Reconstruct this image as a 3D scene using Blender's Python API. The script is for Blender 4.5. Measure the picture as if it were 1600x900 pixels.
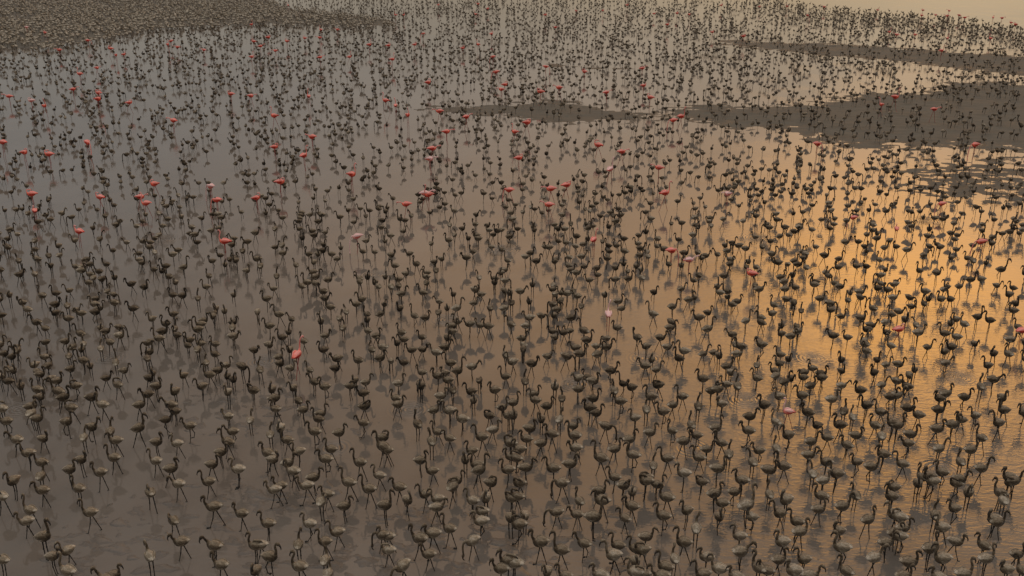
import bpy, math, random
import numpy as np
from mathutils import noise as mnoise, Vector
R = math.radians
rng = random.Random(7)
nrs = np.random.RandomState(11)
for o in list(bpy.data.objects): bpy.data.objects.remove(o)
S = bpy.context.scene
COL = S.collection

# ------------------------------------------------------------------ camera
PITCH = math.atan(560/1500); CAMH = 7.57; FPX = 1500.0
cam_d = bpy.data.cameras.new('camera'); cam = bpy.data.objects.new('camera', cam_d); COL.objects.link(cam)
cam.location = (0, 0, CAMH); cam.rotation_euler = (math.pi/2 - PITCH, 0, 0)
cam_d.sensor_width = 36; cam_d.lens = 36*FPX/1600; cam_d.clip_end = 8000; cam_d.clip_start = .1
S.camera = cam
SP, CP = math.sin(PITCH), math.cos(PITCH)
def ray(px, py):
    u = (px-800)/FPX; v = (py-450)/FPX
    return (u, CP - v*SP, -(SP + v*CP))
def ground(px, py, z=0.0):
    d = ray(px, py); t = (CAMH-z)/(-d[2])
    return (d[0]*t, d[1]*t)
def pixel(x, y, z):
    zc = y*CP - (z-CAMH)*SP; yu = y*SP + (z-CAMH)*CP
    return (800 + FPX*x/zc, 450 - FPX*yu/zc)

# ------------------------------------------------------------------ sky, sun, exposure
def mirror_dir(px, py):
    d = np.array(ray(px, py)); d[2] = -d[2]; return d/np.linalg.norm(d)
world = bpy.data.worlds.new('World'); S.world = world; world.use_nodes = True
wn, wl = world.node_tree.nodes, world.node_tree.links
wn.clear()
def N(nodes, t, **k):
    n = nodes.new(t)
    for a, b in k.items(): setattr(n, a, b)
    return n
def math_(nodes, links, op, a, b=None, c=None, clamp=False):
    n = nodes.new('ShaderNodeMath'); n.operation = op; n.use_clamp = clamp
    for i, v in enumerate((a, b, c)):
        if v is None: continue
        if hasattr(v, 'links') or hasattr(v, 'is_linked'): links.new(v, n.inputs[i])
        else: n.inputs[i].default_value = v
    return n.outputs[0]
SUN_DIR = mirror_dir(1475, 430)
sun_el = math.asin(SUN_DIR[2]); sun_az = math.atan2(SUN_DIR[0], SUN_DIR[1])
tc = N(wn, 'ShaderNodeTexCoord')
nrm = N(wn, 'ShaderNodeVectorMath', operation='NORMALIZE'); wl.new(tc.outputs['Generated'], nrm.inputs[0])
def lobe(direction, sigma_deg, col):
    dt = N(wn, 'ShaderNodeVectorMath', operation='DOT_PRODUCT'); wl.new(nrm.outputs[0], dt.inputs[0]); dt.inputs[1].default_value = tuple(direction)
    ang = math_(wn, wl, 'ARCCOSINE', math_(wn, wl, 'MINIMUM', dt.outputs['Value'], 0.999999))
    q = math_(wn, wl, 'DIVIDE', ang, R(sigma_deg))
    e = math_(wn, wl, 'EXPONENT', math_(wn, wl, 'MULTIPLY', math_(wn, wl, 'MULTIPLY', q, q), -0.5))
    s = N(wn, 'ShaderNodeVectorMath', operation='SCALE'); s.inputs[0].default_value = col; wl.new(e, s.inputs['Scale'])
    return s.outputs[0]
sepz = N(wn, 'ShaderNodeSeparateXYZ'); wl.new(nrm.outputs[0], sepz.inputs[0])
ramp = N(wn, 'ShaderNodeValToRGB'); wl.new(math_(wn, wl, 'MAXIMUM', sepz.outputs[2], 0.0), ramp.inputs[0])
cr = ramp.color_ramp; cr.interpolation = 'EASE'
cr.elements[0].position = 0.0;  cr.elements[0].color = (.225,.20,.165,1)
cr.elements[1].position = 1.0;  cr.elements[1].color = (.95,.92,.88,1)
for p, c in ((.22,(.290,.288,.280,1)), (.50,(.30,.28,.26,1)), (.72,(.82,.79,.76,1))):
    e = cr.elements.new(p); e.color = c
def vadd(a, b):
    n = N(wn, 'ShaderNodeVectorMath', operation='ADD'); wl.new(a, n.inputs[0]); wl.new(b, n.inputs[1]); return n.outputs[0]
# thin cloud structure on the overcast
cn = N(wn, 'ShaderNodeTexNoise'); cn.inputs['Scale'].default_value = 3.0; cn.inputs['Detail'].default_value = 4
mpn = N(wn, 'ShaderNodeMapping'); mpn.inputs['Scale'].default_value = (1, 1, 3.0); wl.new(nrm.outputs[0], mpn.inputs[0]); wl.new(mpn.outputs[0], cn.inputs['Vector'])
cm = N(wn, 'ShaderNodeMapRange'); wl.new(cn.outputs['Fac'], cm.inputs[0]); cm.inputs[1].default_value=.3; cm.inputs[2].default_value=.7; cm.inputs[3].default_value=.86; cm.inputs[4].default_value=1.14
acc = ramp.outputs[0]
gate = N(wn, 'ShaderNodeMapRange', interpolation_type='SMOOTHSTEP'); wl.new(sepz.outputs[2], gate.inputs[0]); gate.inputs[1].default_value = .07; gate.inputs[2].default_value = .40
def azel(a, e): return (math.sin(R(a))*math.cos(R(e)), math.cos(R(a))*math.cos(R(e)), math.sin(R(e)))
def gated(v):
    g_ = N(wn, 'ShaderNodeVectorMath', operation='SCALE'); wl.new(v, g_.inputs[0]); wl.new(gate.outputs[0], g_.inputs['Scale']); return g_.outputs[0]
acc = vadd(acc, gated(lobe(azel(24, 20.5), 6.8, (3.6, 1.42, .02))))
acc = vadd(acc, gated(lobe(azel(11, 29), 14, (1.30, .56, .07))))
acc = vadd(acc, lobe(azel(22, 6), 20, (.15, .07, .0)))
sc_ = N(wn, 'ShaderNodeVectorMath', operation='SCALE'); wl.new(acc, sc_.inputs[0]); wl.new(cm.outputs[0], sc_.inputs['Scale'])
bgA = N(wn, 'ShaderNodeBackground'); wl.new(sc_.outputs[0], bgA.inputs[0]); bgA.inputs[1].default_value = 1.0
sky = N(wn, 'ShaderNodeTexSky', sky_type='NISHITA', sun_disc=False, sun_elevation=sun_el, sun_rotation=sun_az)
bgB = N(wn, 'ShaderNodeBackground'); wl.new(sky.outputs[0], bgB.inputs[0]); bgB.inputs[1].default_value = 0.006
addb = N(wn, 'ShaderNodeAddShader'); wl.new(bgA.outputs[0], addb.inputs[0]); wl.new(bgB.outputs[0], addb.inputs[1])
wo = N(wn, 'ShaderNodeOutputWorld'); wl.new(addb.outputs[0], wo.inputs[0])
sd = bpy.data.lights.new('sun', 'SUN'); sd.energy = 0.03; sd.angle = R(24); sd.color = (1, .55, .2)
so = bpy.data.objects.new('sun', sd); COL.objects.link(so)
so.rotation_euler = Vector(SUN_DIR).to_track_quat('Z', 'Y').to_euler(); so.location = (20, 40, 30)
S.view_settings.view_transform = 'Standard'; S.view_settings.look = 'None'
S.view_settings.exposure = 0.0; S.view_settings.gamma = 1
S.render.engine = 'CYCLES'; S.cycles.use_denoising = True
S.cycles.max_bounces = 5; S.cycles.diffuse_bounces = 2; S.cycles.glossy_bounces = 3
S.cycles.caustics_reflective = False; S.cycles.caustics_refractive = False

# ------------------------------------------------------------------ materials
def new_mat(name):
    m = bpy.data.materials.new(name); m.use_nodes = True
    return m, m.node_tree.nodes, m.node_tree.links, m.node_tree.nodes['Principled BSDF']
def noise_node(n, l, vec, scale, detail=3, rough=.5, dist=0):
    t = n.new('ShaderNodeTexNoise'); t.inputs['Scale'].default_value = scale
    t.inputs['Detail'].default_value = detail; t.inputs['Roughness'].default_value = rough; t.inputs['Distortion'].default_value = dist
    l.new(vec, t.inputs['Vector']); return t.outputs['Fac']
def mapping(n, l, vec, scale, rot=0):
    m = n.new('ShaderNodeMapping'); m.inputs['Scale'].default_value = scale; m.inputs['Rotation'].default_value = (0,0,rot)
    l.new(vec, m.inputs[0]); return m.outputs[0]
def mrange(n, l, v, a, b, c, d, smooth=True):
    m = n.new('ShaderNodeMapRange'); l.new(v, m.inputs[0])
    if smooth: m.interpolation_type = 'SMOOTHSTEP'
    for i, x in enumerate((a, b, c, d)): m.inputs[i+1].default_value = x
    return m.outputs[0]
def mixc(n, l, f, a, b):
    m = n.new('ShaderNodeMix'); m.data_type = 'RGBA'
    if isinstance(f, float): m.inputs[0].default_value = f
    else: l.new(f, m.inputs[0])
    for i, x in ((6, a), (7, b)):
        if isinstance(x, tuple): m.inputs[i].default_value = (*x, 1)
        else: l.new(x, m.inputs[i])
    return m.outputs[2]

def water_mat():
    m, n, l, p = new_mat('muddy_water')
    oc = n.new('ShaderNodeTexCoord').outputs['Object']
    patch = noise_node(n, l, mapping(n, l, oc, (.18,.10,1)), 1, 4, .55, .4)
    fine = noise_node(n, l, mapping(n, l, oc, (1.2,.8,1)), 1, 5, .6)
    c = mixc(n, l, mrange(n, l, patch, .38, .62, 0, 1), WATER_A, WATER_B)
    c = mixc(n, l, mrange(n, l, fine, .35, .75, 0, .35), c, (.125,.102,.084))
    l.new(c, p.inputs['Base Color'])
    p.inputs['Roughness'].default_value = .012; p.inputs['IOR'].default_value = 1.36
    # ripples: stronger in the broad patch to the right and near, almost glassy elsewhere
    gx, gy = ground(1330, 640)
    v = n.new('ShaderNodeVectorMath'); v.operation = 'SUBTRACT'; l.new(oc, v.inputs[0]); v.inputs[1].default_value = (gx, gy, 0)
    ln = n.new('ShaderNodeVectorMath'); ln.operation = 'LENGTH'; l.new(mapping(n, l, v.outputs[0], (1,.55,1)), ln.inputs[0])
    area = mrange(n, l, ln.outputs['Value'], 1.0, 7.5, 1.0, 0.0)
    gust = mrange(n, l, noise_node(n, l, mapping(n, l, oc, (.45,.3,1)), 1, 2), .42, .66, .0, 1.0)
    amp = math_(n, l, 'ADD', math_(n, l, 'MULTIPLY', area, .62), math_(n, l, 'MULTIPLY', gust, .40))
    amp = math_(n, l, 'ADD', amp, .10)
    w1 = noise_node(n, l, mapping(n, l, oc, (5.0, 11, 1), R(8)), 1, 2, .5, .6)
    w2 = noise_node(n, l, mapping(n, l, oc, (13, 26, 1), R(-12)), 1, 2, .5, .4)
    h = math_(n, l, 'ADD', math_(n, l, 'MULTIPLY', w1, .7), math_(n, l, 'MULTIPLY', w2, .3))
    h = math_(n, l, 'MULTIPLY', h, amp)
    # rings spreading from wading legs
    for rx, ry, rad in RINGS:
        cx, cy = ground(rx, ry)
        v = n.new('ShaderNodeVectorMath'); v.operation = 'DISTANCE'; l.new(oc, v.inputs[0]); v.inputs[1].default_value = (cx, cy, 0)
        d = v.outputs['Value']
        fall = mrange(n, l, d, .05, rad, .30, 0.0)
        h = math_(n, l, 'ADD', h, math_(n, l, 'MULTIPLY', math_(n, l, 'SINE', math_(n, l, 'MULTIPLY', d, 85.0)), fall))
    b = n.new('ShaderNodeBump'); b.inputs['Distance'].default_value = .012
    l.new(h, b.inputs['Height']); b.inputs['Strength'].default_value = RIPPLE
    l.new(b.outputs[0], p.inputs['Normal'])
    return m
WATER_A, WATER_B, RIPPLE = (.140,.123,.106), (.128,.110,.093), 0.8
RINGS = [(1165,625,.5), (1390,660,.5), (1270,560,.45), (1010,560,.5), (640,640,.5), (590,430,.5), (255,375,.7), (785,390,.6), (1445,345,.6),
         (1185,372,.6), (520,700,.4), (900,600,.45), (1470,735,.4), (1500,590,.5), (30,640,.4), (700,500,.5), (410,565,.5), (1080,700,.4), (1290,740,.35), (170,560,.45)]

def mud_mat(name, wet, dry, rough=(.35,.75), bump=.02, sc=1.0):
    m, n, l, p = new_mat(name)
    oc = n.new('ShaderNodeTexCoord').outputs['Object']
    a = noise_node(n, l, mapping(n, l, oc, (.6*sc,.9*sc,1)), 1, 6, .6, .3)
    b_ = noise_node(n, l, oc, 9*sc, 5, .65)
    z = n.new('ShaderNodeSeparateXYZ'); l.new(oc, z.inputs[0])
    hz = mrange(n, l, z.outputs[2], 0.0, .018, 0, 1)
    f = math_(n, l, 'MULTIPLY', hz, mrange(n, l, a, .3, .65, .35, 1.0))
    c = mixc(n, l, f, wet, dry)
    c = mixc(n, l, mrange(n, l, b_, .5, .75, 0, .35), c, tuple(x*.55 for x in wet))
    l.new(c, p.inputs['Base Color'])
    l.new(mrange(n, l, f, 0, 1, rough[0], rough[1]), p.inputs['Roughness'])
    p.inputs['IOR'].default_value = 1.35
    bp = n.new('ShaderNodeBump'); bp.inputs['Distance'].default_value = bump; bp.inputs['Strength'].default_value = .7
    l.new(b_, bp.inputs['Height']); l.new(bp.outputs[0], p.inputs['Normal'])
    return m

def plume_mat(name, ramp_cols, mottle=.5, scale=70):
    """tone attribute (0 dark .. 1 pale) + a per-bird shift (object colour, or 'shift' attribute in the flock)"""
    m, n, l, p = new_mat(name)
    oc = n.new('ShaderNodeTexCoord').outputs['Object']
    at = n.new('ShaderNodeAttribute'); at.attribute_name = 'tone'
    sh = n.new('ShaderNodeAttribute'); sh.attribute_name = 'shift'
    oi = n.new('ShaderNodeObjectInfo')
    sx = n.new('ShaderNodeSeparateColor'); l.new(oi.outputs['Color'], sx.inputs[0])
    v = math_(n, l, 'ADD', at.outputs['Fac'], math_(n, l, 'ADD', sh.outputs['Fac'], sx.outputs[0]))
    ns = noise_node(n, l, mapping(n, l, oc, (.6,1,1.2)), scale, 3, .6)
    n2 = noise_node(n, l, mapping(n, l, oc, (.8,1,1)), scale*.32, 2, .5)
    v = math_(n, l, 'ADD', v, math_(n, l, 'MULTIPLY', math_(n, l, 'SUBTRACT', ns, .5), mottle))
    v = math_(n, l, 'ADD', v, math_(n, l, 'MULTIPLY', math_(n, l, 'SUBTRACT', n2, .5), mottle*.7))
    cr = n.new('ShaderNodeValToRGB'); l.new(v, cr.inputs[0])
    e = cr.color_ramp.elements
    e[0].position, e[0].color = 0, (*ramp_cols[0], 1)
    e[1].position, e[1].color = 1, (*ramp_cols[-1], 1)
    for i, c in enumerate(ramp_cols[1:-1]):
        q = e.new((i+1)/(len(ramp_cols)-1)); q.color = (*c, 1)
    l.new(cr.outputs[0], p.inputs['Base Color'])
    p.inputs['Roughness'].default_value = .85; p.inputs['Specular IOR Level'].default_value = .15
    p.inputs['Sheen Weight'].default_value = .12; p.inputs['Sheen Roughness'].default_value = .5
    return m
def plain_mat(name, col, rough=.6):
    m, n, l, p = new_mat(name)
    oc = n.new('ShaderNodeTexCoord').outputs['Object']
    c = mixc(n, l, mrange(n, l, noise_node(n, l, oc, 60, 2), .3, .7, 0, 1), tuple(x*.75 for x in col), tuple(min(1,x*1.25) for x in col))
    l.new(c, p.inputs['Base Color']); p.inputs['Roughness'].default_value = rough
    return m
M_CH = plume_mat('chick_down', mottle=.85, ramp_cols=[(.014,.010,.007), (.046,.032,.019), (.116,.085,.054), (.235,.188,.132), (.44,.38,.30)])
M_LEG = plain_mat('dark_leg_skin', (.008,.007,.006), .5)
M_BILL = plain_mat('dark_bill', (.03,.026,.024), .4)
M_EYE = plain_mat('dark_eye', (.01,.008,.007), .2)
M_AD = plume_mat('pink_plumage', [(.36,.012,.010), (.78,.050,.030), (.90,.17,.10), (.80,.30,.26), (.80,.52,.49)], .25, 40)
M_ALEG = plain_mat('red_leg_skin', (.30,.05,.045), .5)
M_ABILL = plain_mat('red_black_bill', (.10,.02,.02), .4)
CH_MATS = [M_CH, M_LEG, M_BILL, M_EYE]; AD_MATS = [M_AD, M_ALEG, M_ABILL, M_EYE]

# ------------------------------------------------------------------ ground, banks, water
def mesh_obj(name, verts, faces, mat, smooth=True):
    me = bpy.data.meshes.new(name); me.from_pydata([tuple(v) for v in verts], [], faces); me.update()
    mats = mat if isinstance(mat, list) else [mat]
    for q in mats: me.materials.append(q)
    if smooth: me.polygons.foreach_set('use_smooth', [True]*len(me.polygons))
    o = bpy.data.objects.new(name, me); COL.objects.link(o); return o
def fbm(x, y, f, oct_=4, seed=0.0):
    s = 0; a = 1; t = 0
    for i in range(oct_):
        s += a*mnoise.noise(Vector((x*f+seed, y*f-seed, seed*1.7))); t += a; a *= .5; f *= 2.03
    return s/t
w = mesh_obj('water', [(-900,-60,0),(900,-60,0),(2600,5000,0),(-2600,5000,0)], [(0,1,2,3)], water_mat(), False)
w['kind'] = 'structure'
b = mesh_obj('lake_bed', [(-900,-60,-.6),(900,-60,-.6),(2600,5000,-.6),(-2600,5000,-.6)], [(0,1,2,3)], mud_mat('lake_bed_mud',(.05,.04,.035),(.06,.05,.04)), False)
b['kind'] = 'structure'

def sdist(P, poly):
    """signed distance (positive inside) of points P (n,2) to polygon"""
    poly = np.array(poly); n = len(poly); d = np.full(len(P), 1e9); inside = np.zeros(len(P), bool)
    for i in range(n):
        a, c = poly[i], poly[(i+1) % n]; e = c-a; wv = P-a
        t = np.clip((wv@e)/(e@e), 0, 1); q = wv-np.outer(t, e); d = np.minimum(d, np.hypot(q[:,0], q[:,1]))
        cond = (a[1] > P[:,1]) != (c[1] > P[:,1])
        with np.errstate(divide='ignore', invalid='ignore'):
            xi = (c[0]-a[0])*(P[:,1]-a[1])/(c[1]-a[1]) + a[0]
        inside ^= cond & (P[:,0] < xi)
    return np.where(inside, d, -d)
BANKS = []
def bank(name, pix, step, rise, top, wob, wf, rough_amp, rf, mat, seed, sink=0.0, box=None):
    poly = [ground(*p) for p in pix]
    xs = [p[0] for p in poly]; ys = [p[1] for p in poly]
    gx = np.arange(min(xs)-wob*2, max(xs)+wob*2+step, step); gy = np.arange(min(ys)-wob*2, max(ys)+wob*2+step, step)
    X, Y = np.meshgrid(gx, gy); P = np.column_stack([X.ravel(), Y.ravel()])
    d = sdist(P, poly)
    z = np.empty(len(P))
    for i, (x, y) in enumerate(P):
        if d[i] < -wob*2.2: z[i] = -.05; continue
        dd = d[i] + wob*fbm(x, y, wf, 4, seed)
        zz = top*math.tanh(dd*rise/top) if dd > 0 else dd*rise
        z[i] = zz + rough_amp*fbm(x, y*1.5, rf, 4, seed+5) - sink
    z = np.maximum(z, -.05)
    nx, ny = len(gx), len(gy); faces = []
    Z = z.reshape(ny, nx)
    keep = np.zeros((ny, nx), int)-1; verts = []
    mx = np.maximum.reduce([Z[:-1,:-1], Z[1:,:-1], Z[:-1,1:], Z[1:,1:]]) > -.012
    for j in range(ny-1):
        for i in range(nx-1):
            if mx[j, i]:
                q = []
                for (jj, ii) in ((j,i),(j,i+1),(j+1,i+1),(j+1,i)):
                    if keep[jj, ii] < 0: keep[jj, ii] = len(verts); verts.append((gx[ii], gy[jj], Z[jj, ii]))
                    q.append(int(keep[jj, ii]))
                faces.append(q)
    o = mesh_obj(name, verts, faces, mat); o['kind'] = 'structure'
    BANKS.append((gx[0], gy[0], step, Z))
    return o
def bank_z(x, y):
    for x0, y0, st, Z in BANKS:
        i = int(round((x-x0)/st)); j = int(round((y-y0)/st))
        if 0 <= j < Z.shape[0] and 0 <= i < Z.shape[1] and Z[j, i] > -.005: return float(Z[j, i])
    return None
M_FLAT = mud_mat('tidal_flat_mud', (.078,.070,.058), (.112,.102,.084), (.72,.95), .02, .8)
M_NEAR = mud_mat('near_mud', (.104,.088,.074), (.150,.128,.108), (.30,.6), .012, 1.6)
bank('mud_flat', [(1035,172),(1085,164),(1140,164),(1200,165),(1262,164),(1300,158),(1333,147),(1433,144),(1477,131),(1533,126),(1600,131),(1720,140),(1720,240),(1600,235),(1500,229),(1367,232),(1267,219),(1233,203),(1150,201),(1090,192),(1050,182)],
     .12, .022, .04, 1.9, .8, .050, 1.7, M_FLAT, 1.0, .002)
bank('mud_flat', [(1120,63),(1200,65),(1333,70),(1467,80),(1600,89),(1740,96),(1740,135),(1600,118),(1483,103),(1367,94),(1300,88),(1200,78),(1140,71)],
     .20, .018, .04, 2.0, .7, .045, 1.2, M_FLAT, 2.0, .0)
bank('mud_flat', [(665,171),(740,166),(800,163),(860,157),(905,162),(940,171),(1015,177),(1040,183),(1000,188),(910,190),(860,191),(800,181),(730,176)],
     .10, .020, .03, 1.2, 1.0, .036, 1.9, M_FLAT, 3.0, -.002)
bank('mud_flat', [(-200,-12),(-200,95),(-60,85),(0,74),(60,76),(120,66),(170,57),(250,44),(330,39),(420,36),(520,39),(590,40),(618,37),(600,28),(520,22),(460,14),(425,4),(410,-12)],
     .5, .04, .08, 1.5, .15, .03, .4, M_FLAT, 4.0)
bank('mud_shoal', [(1415,270),(1470,258),(1540,252),(1600,254),(1700,262),(1700,322),(1600,312),(1520,308),(1450,296)],
     .06, .01, .006, .7, 1.3, .040, 1.9, M_FLAT, 6.0, .001)
bank('mud_shoal', [(840,98),(905,100),(960,104),(1000,108),(940,110),(850,106)], .2, .02, .006, .6, .6, .015, .8, M_FLAT, 16.0, .006)
# clumpy silt just breaking the surface, nearest the camera: low lumps, hoof-sized clods and troughs
def silt(pix, seed, step=.018, amp=.055, rf=3.2, sink=.009):
    bank('silt_patch', pix, step, .006, .003, .25, 2.5, amp, rf, M_NEAR, seed, sink)
silt([(225,795),(330,780),(470,800),(560,830),(640,825),(700,850),(640,930),(120,930),(150,860)], 7.0, .022)
silt([(740,845),(800,838),(880,850),(900,930),(740,930)], 7.7)
silt([(300,618),(400,612),(440,640),(420,668),(340,672),(290,655)], 8.0)
silt([(130,848),(165,842),(195,850),(190,866),(140,870)], 9.0, .015, .05, 4.0, .004)
silt([(400,770),(450,765),(480,790),(440,812),(402,800)], 10.0)
silt([(560,815),(620,808),(680,825),(640,850),(575,845)], 11.0)
silt([(820,845),(900,838),(930,860),(880,885),(830,880)], 12.0)
silt([(950,780),(1010,776),(1030,800),(980,815)], 13.0, .018, .04, 3.0, .010)
silt([(500,640),(560,632),(600,650),(540,668)], 14.0, .018, .04, 3.0, .012)

# ------------------------------------------------------------------ bird geometry
def catmull(pts, sub):
    P = np.array(pts, float); out = []
    for i in range(len(P)-1):
        p0 = P[max(i-1,0)]; p1 = P[i]; p2 = P[i+1]; p3 = P[min(i+2,len(P)-1)]
        for k in range(sub):
            t = k/sub
            out.append(.5*((2*p1)+(p2-p0)*t+(2*p0-5*p1+4*p2-p3)*t*t+(3*p1-p0-3*p2+p3)*t**3))
    out.append(P[-1]); return np.array(out)
class Geo:
    def __init__(s): s.v = []; s.f = []; s.m = []; s.t = []
    def loft(s, path, nseg, mat, tonef, side=(0,1,0)):
        """path rows: x y z r_side r_up ; closed tube with pointed caps"""
        C = path[:,:3]; T = np.gradient(C, axis=0); T /= (np.linalg.norm(T, axis=1, keepdims=True)+1e-9)
        sd = np.array(side, float); base = len(s.v)
        for i in range(len(C)):
            a = sd - T[i]*(sd@T[i]); a /= np.linalg.norm(a)+1e-9
            up = np.cross(T[i], a)
            if i and up@pu < 0 and abs(up@pu) > .5: up = -up
            pu = up
            for k in range(nseg):
                th = 2*math.pi*k/nseg
                p = C[i] + a*math.cos(th)*abs(path[i,3]) + up*math.sin(th)*abs(path[i,4])
                s.v.append(tuple(p)); s.t.append(tonef(p, i/(len(C)-1), math.sin(th)*up[2]))
        for i in range(len(C)-1):
            for k in range(nseg):
                a0 = base+i*nseg+k; a1 = base+i*nseg+(k+1) % nseg
                s.f.append((a0, a1, a1+nseg, a0+nseg)); s.m.append(mat)
        s.f.append(tuple(base+k for k in range(nseg))[::-1]); s.m.append(mat)
        e = base+(len(C)-1)*nseg
        s.f.append(tuple(e+k for k in range(nseg))); s.m.append(mat)
    def blob(s, c, r, mat, tonef, nu=8, nv=6, tilt=0):
        path = []
        for j in range(nv+1):
            a = math.pi*j/nv; x = -math.cos(a)*r[0]; q = max(.02, math.sin(a))
            path.append((c[0]+x*math.cos(tilt), c[1], c[2]+x*math.sin(tilt), q*r[1], q*r[2]))
        s.loft(np.array(path), nu, mat, tonef)

def leg(g, hip, ank, foot, r, nseg, lod, mat, feather):
    """hip -> ankle joint (bends backward) -> foot, webbed toes"""
    P = [(*hip, r*2.6, r*2.2), (hip[0]*.7+ank[0]*.3, hip[1], hip[2]*.7+ank[2]*.3, r*1.25, r*1.25),
         (ank[0]*.9+hip[0]*.1, ank[1], ank[2]*.9+hip[2]*.1, r*.95, r*.95), (*ank, r*1.5, r*1.5),
         (ank[0]*.85+foot[0]*.15, foot[1], ank[2]*.85+foot[2]*.15, r*.9, r*.9), (foot[0], foot[1], foot[2]+.012, r*.85, r*.85), (*foot, r, r)]
    g.loft(np.array(P, float), nseg, mat, lambda p, t, u: .3)
    if lod == 0:
        b = len(g.v); fx, fy, fz = foot; L = r*8
        for q in ((fx-r*1.5, fy, fz+.006), (fx+L*.8, fy-L*.42, fz), (fx+L, fy, fz), (fx+L*.8, fy+L*.42, fz), (fx, fy, fz+r*2)):
            g.v.append(q); g.t.append(.3)
        for q in ((0,1,4),(1,2,4),(2,3,4),(3,0,4),(0,3,2),(0,2,1)):
            g.f.append(tuple(b+k for k in q)); g.m.append(mat)

def make_bird(kind, neck, legs, lod, seed):
    rr = random.Random(seed*31+hash((neck, legs)) % 1 + ord(neck)*7+ord(legs)*3)
    J = lambda a: rr.uniform(-a, a)
    g = Geo(); ns = (9, 7, 5)[lod]; sub = (3, 2, 1)[lod]
    if kind == 'chick':
        hz = .362; body = [(-.150,0,.012,.004,.004), (-.125,0,.010,.026,.018), (-.088,0,.002,.052,.050), (-.040,0,-.006,.068,.070),
                (.012,0,-.010,.070,.074), (.052,0,-.004,.058,.064), (.078,0,.012,.038,.045), (.094,0,.036,.023,.027)]
        k = 1.0; nr = .0165; hr = .0270
        NK = {'u': [(.104,.064),(.106,.095),(.099,.124),(.093,.148),(.098,.168)],
              't': [(.106,.072),(.110,.118),(.106,.165),(.104,.200),(.110,.228)],
              'c': [(.116,.060),(.128,.085),(.128,.110),(.122,.128)],
              'd': [(.130,.030),(.158,-.005),(.172,-.055),(.174,-.125),(.170,-.190)],
              'n': [(.104,.070),(.100,.094),(.078,.106),(.058,.102)]}[neck]
        pit = {'u': 4, 't': 14, 'c': 0, 'd': -12, 'n': 4}[neck]
    else:
        hz = .70; body = [(-.225,0,.015,.006,.005), (-.19,0,.012,.038,.024), (-.13,0,.006,.068,.058), (-.06,0,-.004,.086,.082),
                (.02,0,-.006,.086,.088), (.08,0,.002,.068,.074), (.118,0,.022,.044,.050), (.14,0,.050,.026,.030)]
        k = 1.5; nr = .017; hr = .027
        NK = {'u': [(.155,.10),(.150,.17),(.125,.235),(.108,.30),(.120,.355)],
              't': [(.155,.11),(.158,.20),(.150,.29),(.150,.38),(.160,.43)],
              'c': [(.185,.075),(.235,.10),(.285,.105),(.325,.09)],
              'd': [(.195,.03),(.245,-.07),(.275,-.20),(.290,-.36),(.290,-.50)],
              'n': [(.155,.10),(.150,.15),(.115,.175),(.075,.165)]}[neck]
        pit = {'u': 3, 't': 8, 'c': 0, 'd': -10, 'n': 3}[neck]
    pit = R(pit+J(5)); turn = J(.05)*k; hs = rr.uniform(.86, 1.12); ln = J(.022)*k
    NK = [(x+ln*(i+1)/len(NK), (z-.04)*hs+.04) for i, (x, z) in enumerate(NK)]
    path = []
    def rot(x, z): return x*math.cos(pit)-z*math.sin(pit), x*math.sin(pit)+z*math.cos(pit)
    for x, y, z, a, c in body:
        fat = 1.16 if lod == 2 else 1.0
        X, Z = rot(x, z); path.append((X, y, Z+hz, a*fat*(1+J(.04)), c*fat*(1+J(.04))))
    nb = len(path)
    bx, bz = rot(body[-1][0], body[-1][2]); ox, oz = bx-body[-1][0], bz-body[-1][2]
    jx = J(.010)*k; jz = J(.012)*k
    for i, (x, z) in enumerate(NK):
        t = (i+1)/len(NK)
        path.append((x+ox+jx*t, turn*t*t, z+oz+hz+jz*t, nr*(1.18-.25*t), nr*(1.25-.3*t)))
    # head and bill, following the last neck direction
    lx, ly, lz = path[-1][:3]
    kk = hr/.022
    if neck in 'ut':   H = [(.013,.013,.8),(.030,.010,1),(.045,-.004,.72)]; B = [(.055,-.018,.44),(.063,-.036,.38),(.063,-.054,.24),(.058,-.064,.06)]
    elif neck == 'c':  H = [(.010,.018,.8),(.028,.016,1),(.042,-.004,.75)]; B = [(.050,-.020,.42),(.054,-.040,.36),(.050,-.058,.22),(.046,-.066,.06)]
    elif neck == 'd':  H = [(-.002,-.014,.7),(.002,-.032,1),(.006,-.052,.72)]; B = [(.006,-.068,.42),(-.002,-.086,.36),(-.018,-.096,.22),(-.028,-.097,.06)]
    else:              H = [(-.014,-.002,.75),(-.034,-.006,.95),(-.050,-.014,.7)]; B = [(-.062,-.022,.4),(-.074,-.034,.3),(-.080,-.045,.2),(-.082,-.052,.06)]
    headc = None
    for i, (x, z, q) in enumerate(H):
        p = (lx+x*kk, turn+(i+1)*turn*.15, lz+z*kk, hr*.80*q, hr*q); path.append(p)
        if i == 1: headc = p
    hb = len(path)
    full = np.array(path); PP = catmull(full, sub)
    nbt = (nb-1)/(len(full)-1)
    chick = kind == 'chick'
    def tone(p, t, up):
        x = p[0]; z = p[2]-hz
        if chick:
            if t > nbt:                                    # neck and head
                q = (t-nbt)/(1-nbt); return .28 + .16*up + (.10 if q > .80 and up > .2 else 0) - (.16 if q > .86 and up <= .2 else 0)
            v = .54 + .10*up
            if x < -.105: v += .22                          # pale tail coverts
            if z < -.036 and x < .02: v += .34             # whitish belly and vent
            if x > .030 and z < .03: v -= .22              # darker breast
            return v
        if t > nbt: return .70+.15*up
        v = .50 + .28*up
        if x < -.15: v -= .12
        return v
    g.loft(PP, ns, 0, tone)
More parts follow.
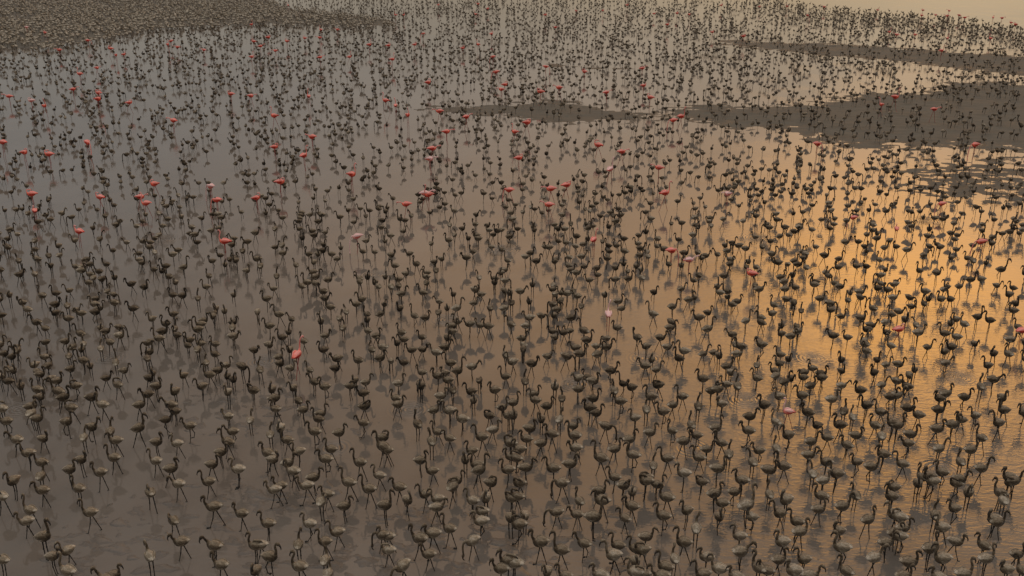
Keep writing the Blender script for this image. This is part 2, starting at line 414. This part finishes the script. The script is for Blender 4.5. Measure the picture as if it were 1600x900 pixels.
    # bill: same tube continued from the head front, so the surfaces join
    bp = [(path[-1][0], path[-1][1], path[-1][2], hr*.50, hr*.60)] + [(lx+x*kk*(1 if chick else 1.05), path[-1][1], lz+z*kk, hr*q*.8, hr*q) for x, z, q in B]
    g.loft(catmull(bp, 2 if lod == 0 else 1), max(4, ns-3), 2, lambda p, t, u: .3)
    if lod == 0:
        for s_ in (-1, 1):
            g.blob((headc[0]+.004, headc[1]+s_*hr*.66, headc[2]+.003), (.0035*kk,.0022*kk,.0035*kk), 3, lambda p, t, u: 0, 6, 4)
    # folded wings lying on the flanks, part of the same mesh
    if lod < 2:
        for s_ in (-1, 1):
            W = ([(.050,.044,.016,.010,.014),(.026,.058,.018,.013,.034),(-.020,.061,.014,.014,.040),(-.066,.052,.012,.012,.034),(-.108,.036,.014,.009,.022),(-.146,.020,.012,.005,.008)]
                 if chick else
                 [(.090,.050,.030,.012,.022),(.04,.072,.034,.020,.058),(-.04,.076,.030,.022,.064),(-.12,.062,.026,.018,.050),(-.20,.040,.020,.012,.028),(-.27,.020,.010,.006,.010)])
            wp = []
            for x, y, z, a, c in W:
                X, Z = rot(x, z); wp.append((X, s_*y, Z+hz, a, c))
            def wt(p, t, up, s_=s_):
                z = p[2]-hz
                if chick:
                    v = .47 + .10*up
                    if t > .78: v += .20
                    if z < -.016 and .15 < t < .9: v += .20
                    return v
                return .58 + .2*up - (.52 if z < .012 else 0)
            g.loft(catmull(wp, sub), max(5, ns-2), 0, wt)
    # legs
    r = (.0080 if chick else .0090)*(.75 if lod == 2 else 1)
    hy = .026 if chick else .034; H0 = hz-.045 if chick else hz-.06
    an = H0*.53
    def L(s_, fx, ax, fz=0.0, az=None):
        leg(g, (-.008, s_*hy, H0), (ax, s_*hy*.9, az or an), (fx, s_*hy*.85, fz), r, (6,5,4)[lod], lod, 1, 0)
    k2 = H0/.29; s1 = rr.choice((-1, 1))
    if legs == 's':
        L(-1, J(.012)*k2, (-.010+J(.008))*k2); L(1, (.012+J(.014))*k2, (-.006+J(.008))*k2)
    elif legs == 'w':
        a = rr.uniform(.8, 1.15)
        L(s1, .060*a*k2, .018*k2); L(-s1, -.112*a*k2, -.058*a*k2, 0, an*1.02)
    else:
        L(s1, (.010+J(.01))*k2, -.004*k2); L(-s1, -.050*k2, -.070*k2, .085*k2, an*1.15) if rr.random() < .5 else L(-s1, .035*k2, -.050*k2, .030*k2, an*1.1)
    v = np.array(g.v, np.float32); t = np.array(g.t, np.float32)
    lt = np.array([len(f) for f in g.f], np.int32); lv = np.array([i for f in g.f for i in f], np.int32)
    return dict(v=v, t=t, lt=lt, lv=lv, m=np.array(g.m, np.int32))
CACHE = {}
def bird(kind, neck, legs, lod, seed):
    k = (kind, neck, legs, lod, seed)
    if k not in CACHE: CACHE[k] = make_bird(*k)
    return CACHE[k]
def build_mesh(name, v, lt, lv, m, t, shift, mats):
    me = bpy.data.meshes.new(name)
    me.vertices.add(len(v)); me.vertices.foreach_set('co', np.ascontiguousarray(v, np.float32).ravel())
    me.loops.add(len(lv)); me.loops.foreach_set('vertex_index', lv)
    me.polygons.add(len(lt)); ls = np.concatenate([[0], np.cumsum(lt)[:-1]]).astype(np.int32)
    me.polygons.foreach_set('loop_start', ls); me.polygons.foreach_set('loop_total', lt)
    for q in mats: me.materials.append(q)
    me.polygons.foreach_set('material_index', m); me.polygons.foreach_set('use_smooth', np.ones(len(lt), bool))
    a = me.attributes.new('tone', 'FLOAT', 'POINT'); a.data.foreach_set('value', t)
    if shift is not None:
        a = me.attributes.new('shift', 'FLOAT', 'POINT'); a.data.foreach_set('value', shift)
    me.update(calc_edges=True); me.validate()
    return me
MESH = {}
def bird_mesh(kind, neck, legs, seed, mats):
    k = (kind, neck, legs, seed)
    if k not in MESH:
        b_ = bird(kind, neck, legs, 0, seed)
        MESH[k] = build_mesh('flamingo_chick' if kind == 'chick' else 'flamingo', b_['v'], b_['lt'], b_['lv'], b_['m'], b_['t'], None, mats)
    return MESH[k]
HEAD = {'6': 0, '9': 45, '8': 90, '7': 135, '4': 180, '1': 225, '2': 270, '3': 315}
WORDF = {'6': 'right', '9': 'away right', '8': 'away', '7': 'away left', '4': 'left', '1': 'near left', '2': 'forward', '3': 'near right'}
SHIFT = {'p': .15, 'm': .0, 'k': -.15}
def pct(v, span):
    return '%d%%' % round(100*v/span)

# ------------------------------------------------------------------ birds read off the photograph
# tiles of 200 x 150 px seen six times enlarged: body centre, then facing, neck, legs and plumage tone
TILES = {
(0,750):"5,145,4nwp 120,-5,2usm 390,85,4uwm 735,60,4usm 275,270,4uwp 240,370,4cwp 405,520,6tsm 495,700,6usp 630,655,1uwp 625,820,4uwp 840,300,4uwm 20,745,4nsp 1065,890,6usk 985,905,4csk",
(200,750):"205,95,7nwm 470,30,4cwp 750,0,4uwm 800,240,4cwm 420,370,7nwm 495,555,4cwk 205,710,7usp 1060,315,4cwm 805,600,4csm 870,800,4cwm 1185,600,4usm 1195,830,2usm",
(400,750):"165,90,4cwp 225,45,4cwk 465,45,4cwp 665,125,4uwp 610,195,8nsp 825,225,6usm 1055,85,4uwk 865,5,4uwm 105,390,4usm 500,400,4ubp 755,475,4uwp 395,600,8usk 640,580,4uwk 130,700,6ubm 10,820,2usm 35,605,4nwp 400,790,4ubm 650,740,8usp 680,890,8usp 1180,515,4dwm",
(600,750):"140,45,4uwm 220,165,3uwp 15,225,6tsk 385,125,1uwk 500,170,4usp 500,245,6cwp 650,35,9nwm 1000,20,6nwk 830,195,4usp 955,155,2usp 920,290,4nsp 905,375,4ubp 450,480,4uwp 610,460,4uwm 330,545,4cwm 415,680,4cwk 35,640,4nwp 30,510,4cwp 830,570,4dwp 170,790,1dwp 1090,825,4csk 1160,750,4usk 1195,160,4nsk 1190,340,2usm",
(800,750):"65,20,4nwm 50,155,4nwm 460,25,4dwm 630,195,7usk 120,330,2nsp 60,415,4nbm 415,275,4dwm 605,295,4cwm 820,95,6uwk 840,195,4uwm 765,340,6tsm 1050,45,6nsk 1130,110,2usp 1120,215,4uwm 1055,340,7uwm 265,590,4cwm 455,650,4twm 675,590,4cbm 990,610,4uwm 950,695,4uwp 1160,620,4usm 1160,750,2usp 1150,840,4usp 820,870,4usp 330,860,2usp 500,885,4usm 20,755,4nsp",
(1000,750):"55,5,4nsm 160,30,6usk 245,155,4uwm 575,10,4nsk 700,110,6usk 770,205,4ubm 885,100,6ubk 745,325,2uwm 1000,235,6tsp 1050,330,4tbp 215,330,4ubk 440,285,1usm 525,440,8usp 60,510,6usm 410,570,4uwk 930,510,4usp 620,720,4usp 945,675,6csp 20,630,4nwm 325,720,8usp 235,810,4uwm 590,860,4uwm 740,825,4usp 900,890,4usp 1110,800,7usm 1190,840,4csk 25,850,4nsp 200,890,4csk",
(1200,750):"15,120,8usm 170,185,1usp 500,125,4usm 820,120,8usm 1160,130,4tsm 1180,55,4nsk 110,305,4uwm 270,380,4usk 480,260,6uwm 700,240,6ubk 305,470,6uwp 940,365,6uwm 665,470,4ubm 1185,295,4uwp 1110,580,6usm 135,570,4uwp 110,720,6uwm 335,730,4usm 690,625,4ubp 730,840,7usm 1000,705,6uwp 240,840,4usp 400,890,6usp 1195,480,6usm",
(1400,750):"205,30,2usm 340,10,4nbp 565,20,4nbk 685,90,1usm 1070,15,4nbm 980,110,7usm 1005,180,8nsp 555,245,4ubm 30,340,4nsp 70,440,6usm 370,310,8usk 430,430,4uwp 920,350,4usp 960,385,6uwk 30,520,4nbp 320,640,6usm 565,570,3uwp 820,600,7usm 135,745,6uwk 430,735,4ubp 850,720,6usp 640,860,6usp 1140,680,6ubk 1040,830,4usp 1180,830,8usm 80,885,6usk 400,880,4usp",
(0,600):"190,10,2usm 340,40,4usm 370,110,6usm 290,200,6uwm 295,270,8usp 350,320,6usm 540,60,4tsm 595,115,6uwk 660,215,4nwm 625,350,6ubm 710,15,4nbm 860,120,6uwk 955,180,4uwp 10,215,4nsp 55,340,4ubm 150,505,4cwm 400,500,6uwm 860,395,6cbk 785,500,8usp 1035,430,8usm 1080,515,4uwm 260,635,4usm 385,735,4uwm 655,800,6usm 760,710,6usm 1060,675,4uwm 935,830,4cwm 385,860,8usm 125,870,6usm 1100,0,4nwm",
(200,600):"180,85,4cwk 110,180,6uwm 265,5,6usm 440,65,2usm 395,180,4csm 440,245,4csk 355,325,6cbk 690,5,1usm 935,75,2usp 1170,45,4nsk 935,295,4csp 980,435,4cbk 1145,335,8usp 95,400,6twm 270,545,6usm 575,390,4cbk 455,550,4uwp 260,715,4uwp 400,775,6uwk 930,535,4twm 870,620,6usm 785,740,6uwk 1025,795,4usp 735,880,4usk",
(400,600):"345,30,2usm 640,15,4ubm 880,5,6nsm 1000,80,4csk 150,45,2usm 175,130,6usm 395,145,7usk 445,235,6usm 180,225,4uwm 605,270,6usm 580,320,4uwk 1020,190,6nwk 545,440,4ubm 780,455,6usk 1000,360,4cbm 130,450,8usm 225,400,2usp 285,515,4uwm 395,620,1usp 700,615,4uwk 645,685,4ubm 970,740,4uwk 1190,580,4twk 1190,485,6nsm 105,640,4usm 155,690,6uwp 300,740,6usp 340,795,4cwp 540,865,6usm 870,875,3usp 1150,840,4uwp",
(600,600):"345,15,2usk 640,45,8nwk 105,120,4uwm 130,185,6uwm 535,105,6usp 470,230,6usm 610,240,4usp 730,310,4usp 840,150,2usm 815,65,4usk 1040,40,4ubm 1110,205,6usm 1165,280,4usm 985,290,4nwk 310,360,7usk 15,490,6usm 500,425,4uwm 445,535,8usm 610,490,4uwm 1025,410,6uwp 910,490,4uwm 820,605,4ubm 25,610,4nwm 340,710,6usk 760,700,2usm 870,745,4usk 895,795,6twk 450,800,4uwk 1180,545,4nsm 1185,680,4usp 1160,800,4usm 680,880,6usm 1020,890,6usk",
(800,600):"15,160,6usm 210,80,6usm 215,145,4uwm 330,190,6uwk 465,120,8ubk 400,20,2usp 625,40,6usm 760,135,6usk 725,210,4usk 790,260,6uwk 960,45,8usm 1015,155,4cbm 1120,25,4ubk 1150,310,4usp 15,280,2nwm 445,325,8usp 275,320,2usm 170,395,6usm 575,385,6usm 370,460,4uwk 130,500,4usm 275,545,6uwm 580,475,4uwm 880,395,6dwk 1105,495,6usm 595,590,4cwp 65,610,4uwm 35,680,4nbm 965,580,6uwk 825,675,4twm 1135,640,4ubm 130,760,6usm 545,740,6usm 385,780,4usk 960,865,4usm",
(1000,600):"100,105,4uwm 60,225,8usm 170,5,4nwk 395,110,4uwm 310,185,6uwm 215,250,4ubm 545,200,8usk 670,50,6usk 730,40,6nsm 770,175,4usp 910,15,8usm 1030,295,6usk 1165,190,4usk 95,450,6uwp 300,425,7ubk 480,380,8usm 415,530,6uwm 530,470,4cbk 715,395,6usm 1015,425,4cbk 760,525,4twm 630,585,6usm 255,680,4uwm 550,670,4uwm 835,640,8usm 1115,605,4cbk 1055,710,8usm 730,775,6usm 125,745,8usk 410,830,4usp 55,865,4nsm 560,880,4usm 955,880,4usm",
(1200,600):"110,100,4usp 320,100,4usm 600,130,6usp 865,55,4usk 1150,100,6ubk 370,250,4usk 715,245,9usk 795,300,8usp 925,195,4usk 1055,245,4uwm 70,340,7uwp 460,370,4usk 185,480,4ubk 550,485,4uwk 670,375,4uwk 830,465,6uwm 1000,370,7uwm 1065,480,8usp 410,525,6usm 740,560,7usm 80,580,8usp 385,655,6usm 1080,650,4usk 975,770,6ubk 835,705,4ubm 145,755,4uwm 545,720,4usm 640,835,4usk 15,790,6usm 420,830,8usp 520,885,6usp 1170,360,4usm 400,5,6usk",
(1400,600):"15,90,6usp 405,120,4usk 475,75,6usm 645,110,6ubk 800,20,8usm 995,120,2usm 115,215,6ubk 210,275,4uwm 400,235,6usk 535,375,6usm 615,320,4uwm 745,285,4usp 1015,225,4uwm 960,355,4uwm 390,410,6uwk 20,370,6usm 140,465,6usk 115,530,4cbk 800,495,7uwk 410,605,6usp 700,620,6usm 60,735,4uwp 605,715,8usm 430,810,4ubm 805,785,6uwk 310,870,4usm 600,890,6usm 1060,860,4usm 1110,890,6usm 1195,250,4ubm 240,870,8usm 100,20,4uwk",
}
CHICKS = []
for (tx, ty), s_ in TILES.items():
    for q in s_.split():
        x_, y_, c_ = q.split(',')
        x_, y_ = round(tx+int(x_)/6), round(ty+int(y_)/6)
        if not any(abs(x_-o[0]) < 6 and abs(y_-o[1]) < 6 for o in CHICKS): CHICKS.append((x_, y_, c_))
CHICKS.sort(key=lambda r: -r[1])
# pink adults: body centre
PINKS = """70,52 137,62 92,76 172,74 181,85 193,82 267,64 262,69 277,71 318,76 151,103 124,114 114,138 13,147 48,156p 69,163 153,143 153,154 202,159 360,144 392,149 270,186 136,220 3,220 38,238 75,237
240,283 219,302 328,287p 48,300 393,38 396,63 393,87 42,45p 450,9 618,23 631,22 743,20 762,13 747,5 685,7 501,46 527,44 499,57 476,59 448,62 419,57 407,72 430,77 500,89 546,87 661,50 648,68 607,70 577,69 613,93
768,52 747,67 723,73 770,86 775,112 669,127 783,136 789,132 482,149 602,156 618,162 428,180 686,172 637,177 729,181 698,203 487,213 676,230 429,227 475,241 672,248p 550,273 438,280 795,291 665,298p
900,15 942,15 980,7 1022,21 1058,20 1077,21 868,41 1043,38 1113,49 1162,57 853,103 913,110 1004,105 852,23 873,138 844,144 948,143 1016,150 1006,132 824,190 804,202 1052,185 1065,180 934,223 972,234 811,243
954,262p 1029,262 886,283 860,293 1137,299p 1040,300 1127,8 1187,10 1230,8 1262,23 1288,10 1372,14 1390,48 1401,54 1430,53 1442,16 1440,24 1462,22 1483,16 1480,24 1499,22 1508,26 1552,26 1566,28 1580,34 1587,37 1481,58 1471,81
1548,58 1399,154 1377,164 1460,172 1278,222 1524,224 53,324 155,306 227,315 122,358 338,310 350,376 401,309 634,319 669,302 557,368p 464,547 857,318 928,373 1050,388 1078,400p 1174,425 951,482p 1334,334 1472,314 1401,357 1533,376 1406,512 1598,513 1231,640"""
POSE={"1533,376":"4d","1334,334":"4d","928,373":"9u","350,376":"4u","1231,640":"4u","464,547":"8u","857,318":"4c","1472,314":"4d","1401,357":"8n","122,358":"4n","1174,425":"4n","1050,388":"6d","634,319":"4c","155,306":"4n","227,315":"4u","270,186":"4c","1406,512":"6n","886,283":"6n","860,293":"4c","972,234":"6c","934,223":"4n","75,237":"4n","38,238":"6n","550,273":"6u","1078,400":"6c","951,482":"8u","428,180":"1u","618,162":"8u"}
ra = random.Random(5); ADULTS = []
for t_ in PINKS.split():
    pale = 'p' if t_.endswith('p') or t_ == '1231,640' else ra.choice('mmmk'); t_ = t_.rstrip('p')
    ps = POSE.get(t_) or (ra.choice('444466661397') + ra.choice('ccnnuud'))
    ADULTS.append((*map(int, t_.split(',')), ps + ('w' if t_ == '1533,376' else ra.choice('ssw')) + pale))

# ------------------------------------------------------------------ the birds one can single out
def place(px, py, code, kind, sc):
    hz = (.362 if kind == 'chick' else .70)*sc
    x, y = ground(px, py, hz*.98)
    bz = bank_z(x, y)
    z = (bz-.003 if bz > .001 else -.006) if bz is not None else -(rng.uniform(.004, .03) if kind == 'chick' else rng.uniform(.02, .10))
    f = HEAD[code[0]] + rng.uniform(-20, 20)
    return x, y, z, R(f)
TW = {'p': 'pale grey-brown', 'm': 'grey-brown', 'k': 'dark brown'}
NW = {'u': 'neck upright', 't': 'neck stretched tall', 'c': 'neck crooked low', 'd': 'head lowered', 'n': 'head tucked in'}
LW = {'s': 'standing facing', 'w': 'striding', 'b': 'lifting a leg facing'}
occupied = []
used = set()
ONES = 'zero one two three four five six seven eight nine ten eleven twelve thirteen fourteen fifteen sixteen seventeen eighteen nineteen'.split()
TENS = 'x x twenty thirty forty fifty sixty seventy eighty ninety'.split()
def words(v):
    v = int(round(v))
    if v < 20: return ONES[v]
    if v == 100: return 'one-hundred'
    return TENS[v//10] + ('-'+ONES[v % 10] if v % 10 else '')
def add_bird(px, py, code, kind, mats, idx):
    sc = rng.uniform(.80, .96) if kind == 'chick' else (rng.uniform(.60, .68) if px > 1100 and py > 300 else rng.uniform(.68, .78) if py > 300 else rng.uniform(.76, .90))
    if code[1] == 't': sc *= 1.06
    if (px, py) == (1231, 640): sc = .56
    x, y, z, a = place(px, py, code, kind, sc)
    me = bird_mesh(kind, code[1], code[2], idx % 5, mats)
    chick = kind == 'chick'
    o = bpy.data.objects.new('flamingo_chick' if chick else 'flamingo', me); COL.objects.link(o)
    o.location = (x, y, z); o.rotation_euler = (0, 0, a); o.scale = (sc*rng.uniform(.86,.94), sc, sc*rng.uniform(.94, 1.05))
    t = SHIFT[code[3]] + rng.uniform(-.07, .07)
    if not chick: t = {'p': .40, 'm': 0, 'k': -.14}[code[3]] + rng.uniform(-.05, .05)
    if (px, py) == (1231, 640): t = .22
    o.color = (t+0.0, 0, 0, 1)
    occupied.append((x, y, sc))
    where = '%s percent across, %s percent down' % (words(min(max(px,0),1599)/16), words(min(py,899)/9))
    if chick:
        look = '%s flamingo chick %s %s, %s, ' % (TW[code[3]], 'lifting a leg,' if code[2] == 'b' else LW[code[2]], WORDF[code[0]], NW[code[1]])
        look = look.replace('lifting a leg, ', 'leg lifted, facing ')
        if code[2] == 'b' or code[1] == 't' or len((look+where).split()) > 16: look = look.replace('flamingo chick', 'chick')
        o['category'] = 'flamingo chick'; o['group'] = 'flamingo chicks wading nearest the camera'
    else:
        look = '%s adult flamingo %s %s, %s, ' % ({'p': 'pale pink', 'm': 'coral pink', 'k': 'deep red-pink'}[code[3]], {'s': 'facing', 'w': 'striding'}[code[2]], WORDF[code[0]],
                                         {'u': 'neck raised', 'c': 'neck held out', 'd': 'head down', 'n': 'head tucked in'}[code[1]])
        if len((look+where).split()) > 16: look = look.replace('adult ', '')
        o['category'] = 'flamingo'; o['group'] = 'pink adult flamingos among the chicks'
    if look + where in used: where = '%s percent across, %s percent down' % (words(int(px/16)), words(int(py/9)))
    o['label'] = look + where; used.add(look + where)
    return o
rows = CHICKS
rest = []
for i, (px, py, code) in enumerate(rows):
    px, py = int(px), int(py)
    if i < 300: add_bird(px, py, code, 'chick', CH_MATS, rng.randrange(5))
    else: rest.append((px, py, code))
for px, py, code in ADULTS:
    add_bird(px, py, code, 'adult', AD_MATS, rng.randrange(3))

# ------------------------------------------------------------------ the rest of the flock (thousands): one object
DENS = [(0, 46), (25, 33), (60, 20), (120, 9.3), (160, 6.2), (200, 4.2), (300, 2.5), (450, 1.6), (600, 1.2)]
def dens(y):
    return float(np.interp(y, [a for a, _ in DENS], [b for _, b in DENS]))
COLW = {  # relative density by area of the photograph: rows by y, columns every 200 px
    30: (1,1,1,1,1,1,1,1,1), 100: (.75,1.0,1,1,1.05,1.0,1.0,1.0,.95), 160: (.8,.8,.9,1,.95,.95,1.1,1.1,1.15), 205: (.8,.8,.9,.95,.9,.9,1.1,1.25,1.25), 240: (.8,.75,.7,.85,.9,.85,.8,1.0,1.0),
    340: (.7,.7,.65,.7,.85,1,1.0,.85,1.0), 450: (1.0,.95,.9,.9,.95,1.0,1.0,1.0,1.0), 560: (1.05,1.05,.9,1.0,1.05,1.05,1.1,1.05,1.0)}
ky = sorted(COLW)
def wgt(x, y):
    return float(np.interp(y, ky, [np.interp(x, range(0,1601,200), COLW[k]) for k in ky]))
MASS = [(-30,-12),(-30,72),(60,76),(120,66),(170,57),(250,43),(330,38),(420,35),(520,38),(590,39),(612,36),(600,29),(520,23),(460,14),(425,4),(410,-12)]
def edge_right(x):      # the flock ends and open water begins
    return float(np.interp(x, [1180,1260,1330,1420,1500,1560,1620], [-20,2,10,16,24,34,42]))
flock = []
cell = {}
def ok(x, y, r):
    i, j = int(x//.5), int(y//.5)
    for a in (-1,0,1):
        for c in (-1,0,1):
            for (u, v) in cell.get((i+a, j+c), ()):
                if (u-x)**2+(v-y)**2 < r*r: return False
    cell.setdefault((i, j), []).append((x, y)); return True
for x, y, s in occupied: ok(x, y, 0)
for px, py, code in rest:
    sc = rng.uniform(.8, .96); x, y, z, a = place(px, py, code, 'chick', sc)
    ok(x, y, 0); flock.append((x, y, z, a, sc, code[1], code[2], 0, SHIFT[code[3]]))
y = 596.0
while y > -6:
    dy = 3.0
    n = 1680*dy/1000*dens(y)*1.12
    for _ in range(int(n) + (rng.random() < n % 1)):
        for attempt in range(6):
            px = rng.uniform(-40, 1640); py = y - rng.uniform(0, dy)
            if py < edge_right(px): break
            if sdist(np.array([[px, py]]), MASS)[0] > -1: break
            gx, gy = ground(px, py, .34)
            cl = .92 + .16*max(0, min(1, .5+1.5*fbm(gx, gy*.6, .55, 2, 3.3)))
            if rng.random() > wgt(px, py)*cl/1.04: continue
            if not ok(gx, gy, .19): continue
            sc = rng.uniform(.76, .95)*(.92 if py < 330 else 1)
            bz = bank_z(gx, gy)
            z = (bz-.003 if bz > .001 else -.006) if bz is not None else -rng.uniform(.005, .045)-(.045 if py < 290 else 0)
            fac = rng.choice('4444446666688772213')
            stoop = .30 if px > 950 and 40 < py < 330 else .07
            nk = 'd' if rng.random() < stoop else rng.choice('uuuuuuccct' if py > 300 else 'uuuuccccnn')
            lod = 1 if py > 290 else 2
            flock.append((gx, gy, z, R(HEAD[fac]+rng.uniform(-25,25)), sc, nk, rng.choice('ssswwwb'), lod, rng.choice((-.17,-.08,0,0,.12))+rng.uniform(-.05,.05)-(.07 if py<300 else 0)))
            break
    y -= dy
print('FLOCK', len(flock))
# the rim of birds packed along the far edge of the open water on the right
for _ in range(520):
    px = rng.uniform(1180, 1640); py = edge_right(px) + rng.gauss(12, 10)
    if py < edge_right(px)-1: continue
    gx, gy = ground(px, py, .33)
    flock.append((gx, gy, -.02, R(rng.uniform(0,360)), rng.uniform(.68,.9), rng.choice('uucd'), 's', 2, rng.choice((-.1,0,.1))))

def merge(name, items, mats):
    V, LT, LV, MM, TT, SH = [], [], [], [], [], []; off = 0
    for (x, y, z, a, sc, nk, lg, lod, sh) in items:
        b_ = bird('chick', nk, lg, lod, rng.randrange(5))
        c, s = math.cos(a)*sc, math.sin(a)*sc; v = b_['v']
        o = np.empty_like(v); o[:,0] = v[:,0]*c*.9-v[:,1]*s+x; o[:,1] = v[:,0]*s*.9+v[:,1]*c+y; o[:,2] = v[:,2]*sc+z
        V.append(o); LT.append(b_['lt']); LV.append(b_['lv']+off); MM.append(b_['m']); TT.append(b_['t']); SH.append(np.full(len(v), sh, np.float32)); off += len(v)
    me = build_mesh(name, np.concatenate(V), np.concatenate(LT), np.concatenate(LV), np.concatenate(MM), np.concatenate(TT), np.concatenate(SH), mats)
    o = bpy.data.objects.new(name, me); COL.objects.link(o); o.color = (0,0,0,1); return o
fo = merge('flamingo_chick_flock', flock, CH_MATS)
fo['kind'] = 'stuff'; fo['label'] = 'thousands of brown flamingo chicks wading across the lake towards the far edge'; fo['category'] = 'flamingo flock'

# packed creche on the far left bank: reads as one mass
mass = []
tries = 0
while len(mass) < 5200 and tries < 60000:
    tries += 1
    px = rng.uniform(-30, 640); py = rng.uniform(-10, 84)
    if rng.random() > (1-.72*(py+10)/88): continue
    d = sdist(np.array([[px, py]]), MASS)[0]
    if d < -6*rng.random()**2 or (8 < py < 34 and (abs(px-35) + 4*abs(py-27)) < 30 and rng.random() < .8): continue
    gx, gy = ground(px, py, .2)
    if d < 7 and fbm(px*.11, py*.4, 1.0, 3, 2.2) > .12: continue
    bz = bank_z(gx, gy) or 0
    mass.append((gx, gy, max(bz, 0)-.10-.004, R(rng.gauss(200, 40)), rng.uniform(.85,1.1), rng.choice('uccnnn'), 's', 2, rng.choice((.5,.65,.42,.2))))
fm = merge('packed_flamingo_flock', mass, CH_MATS)
fm['kind'] = 'stuff'; fm['label'] = 'tightly packed mass of olive-grey chicks covering the far left mud bank'; fm['category'] = 'flamingo flock'
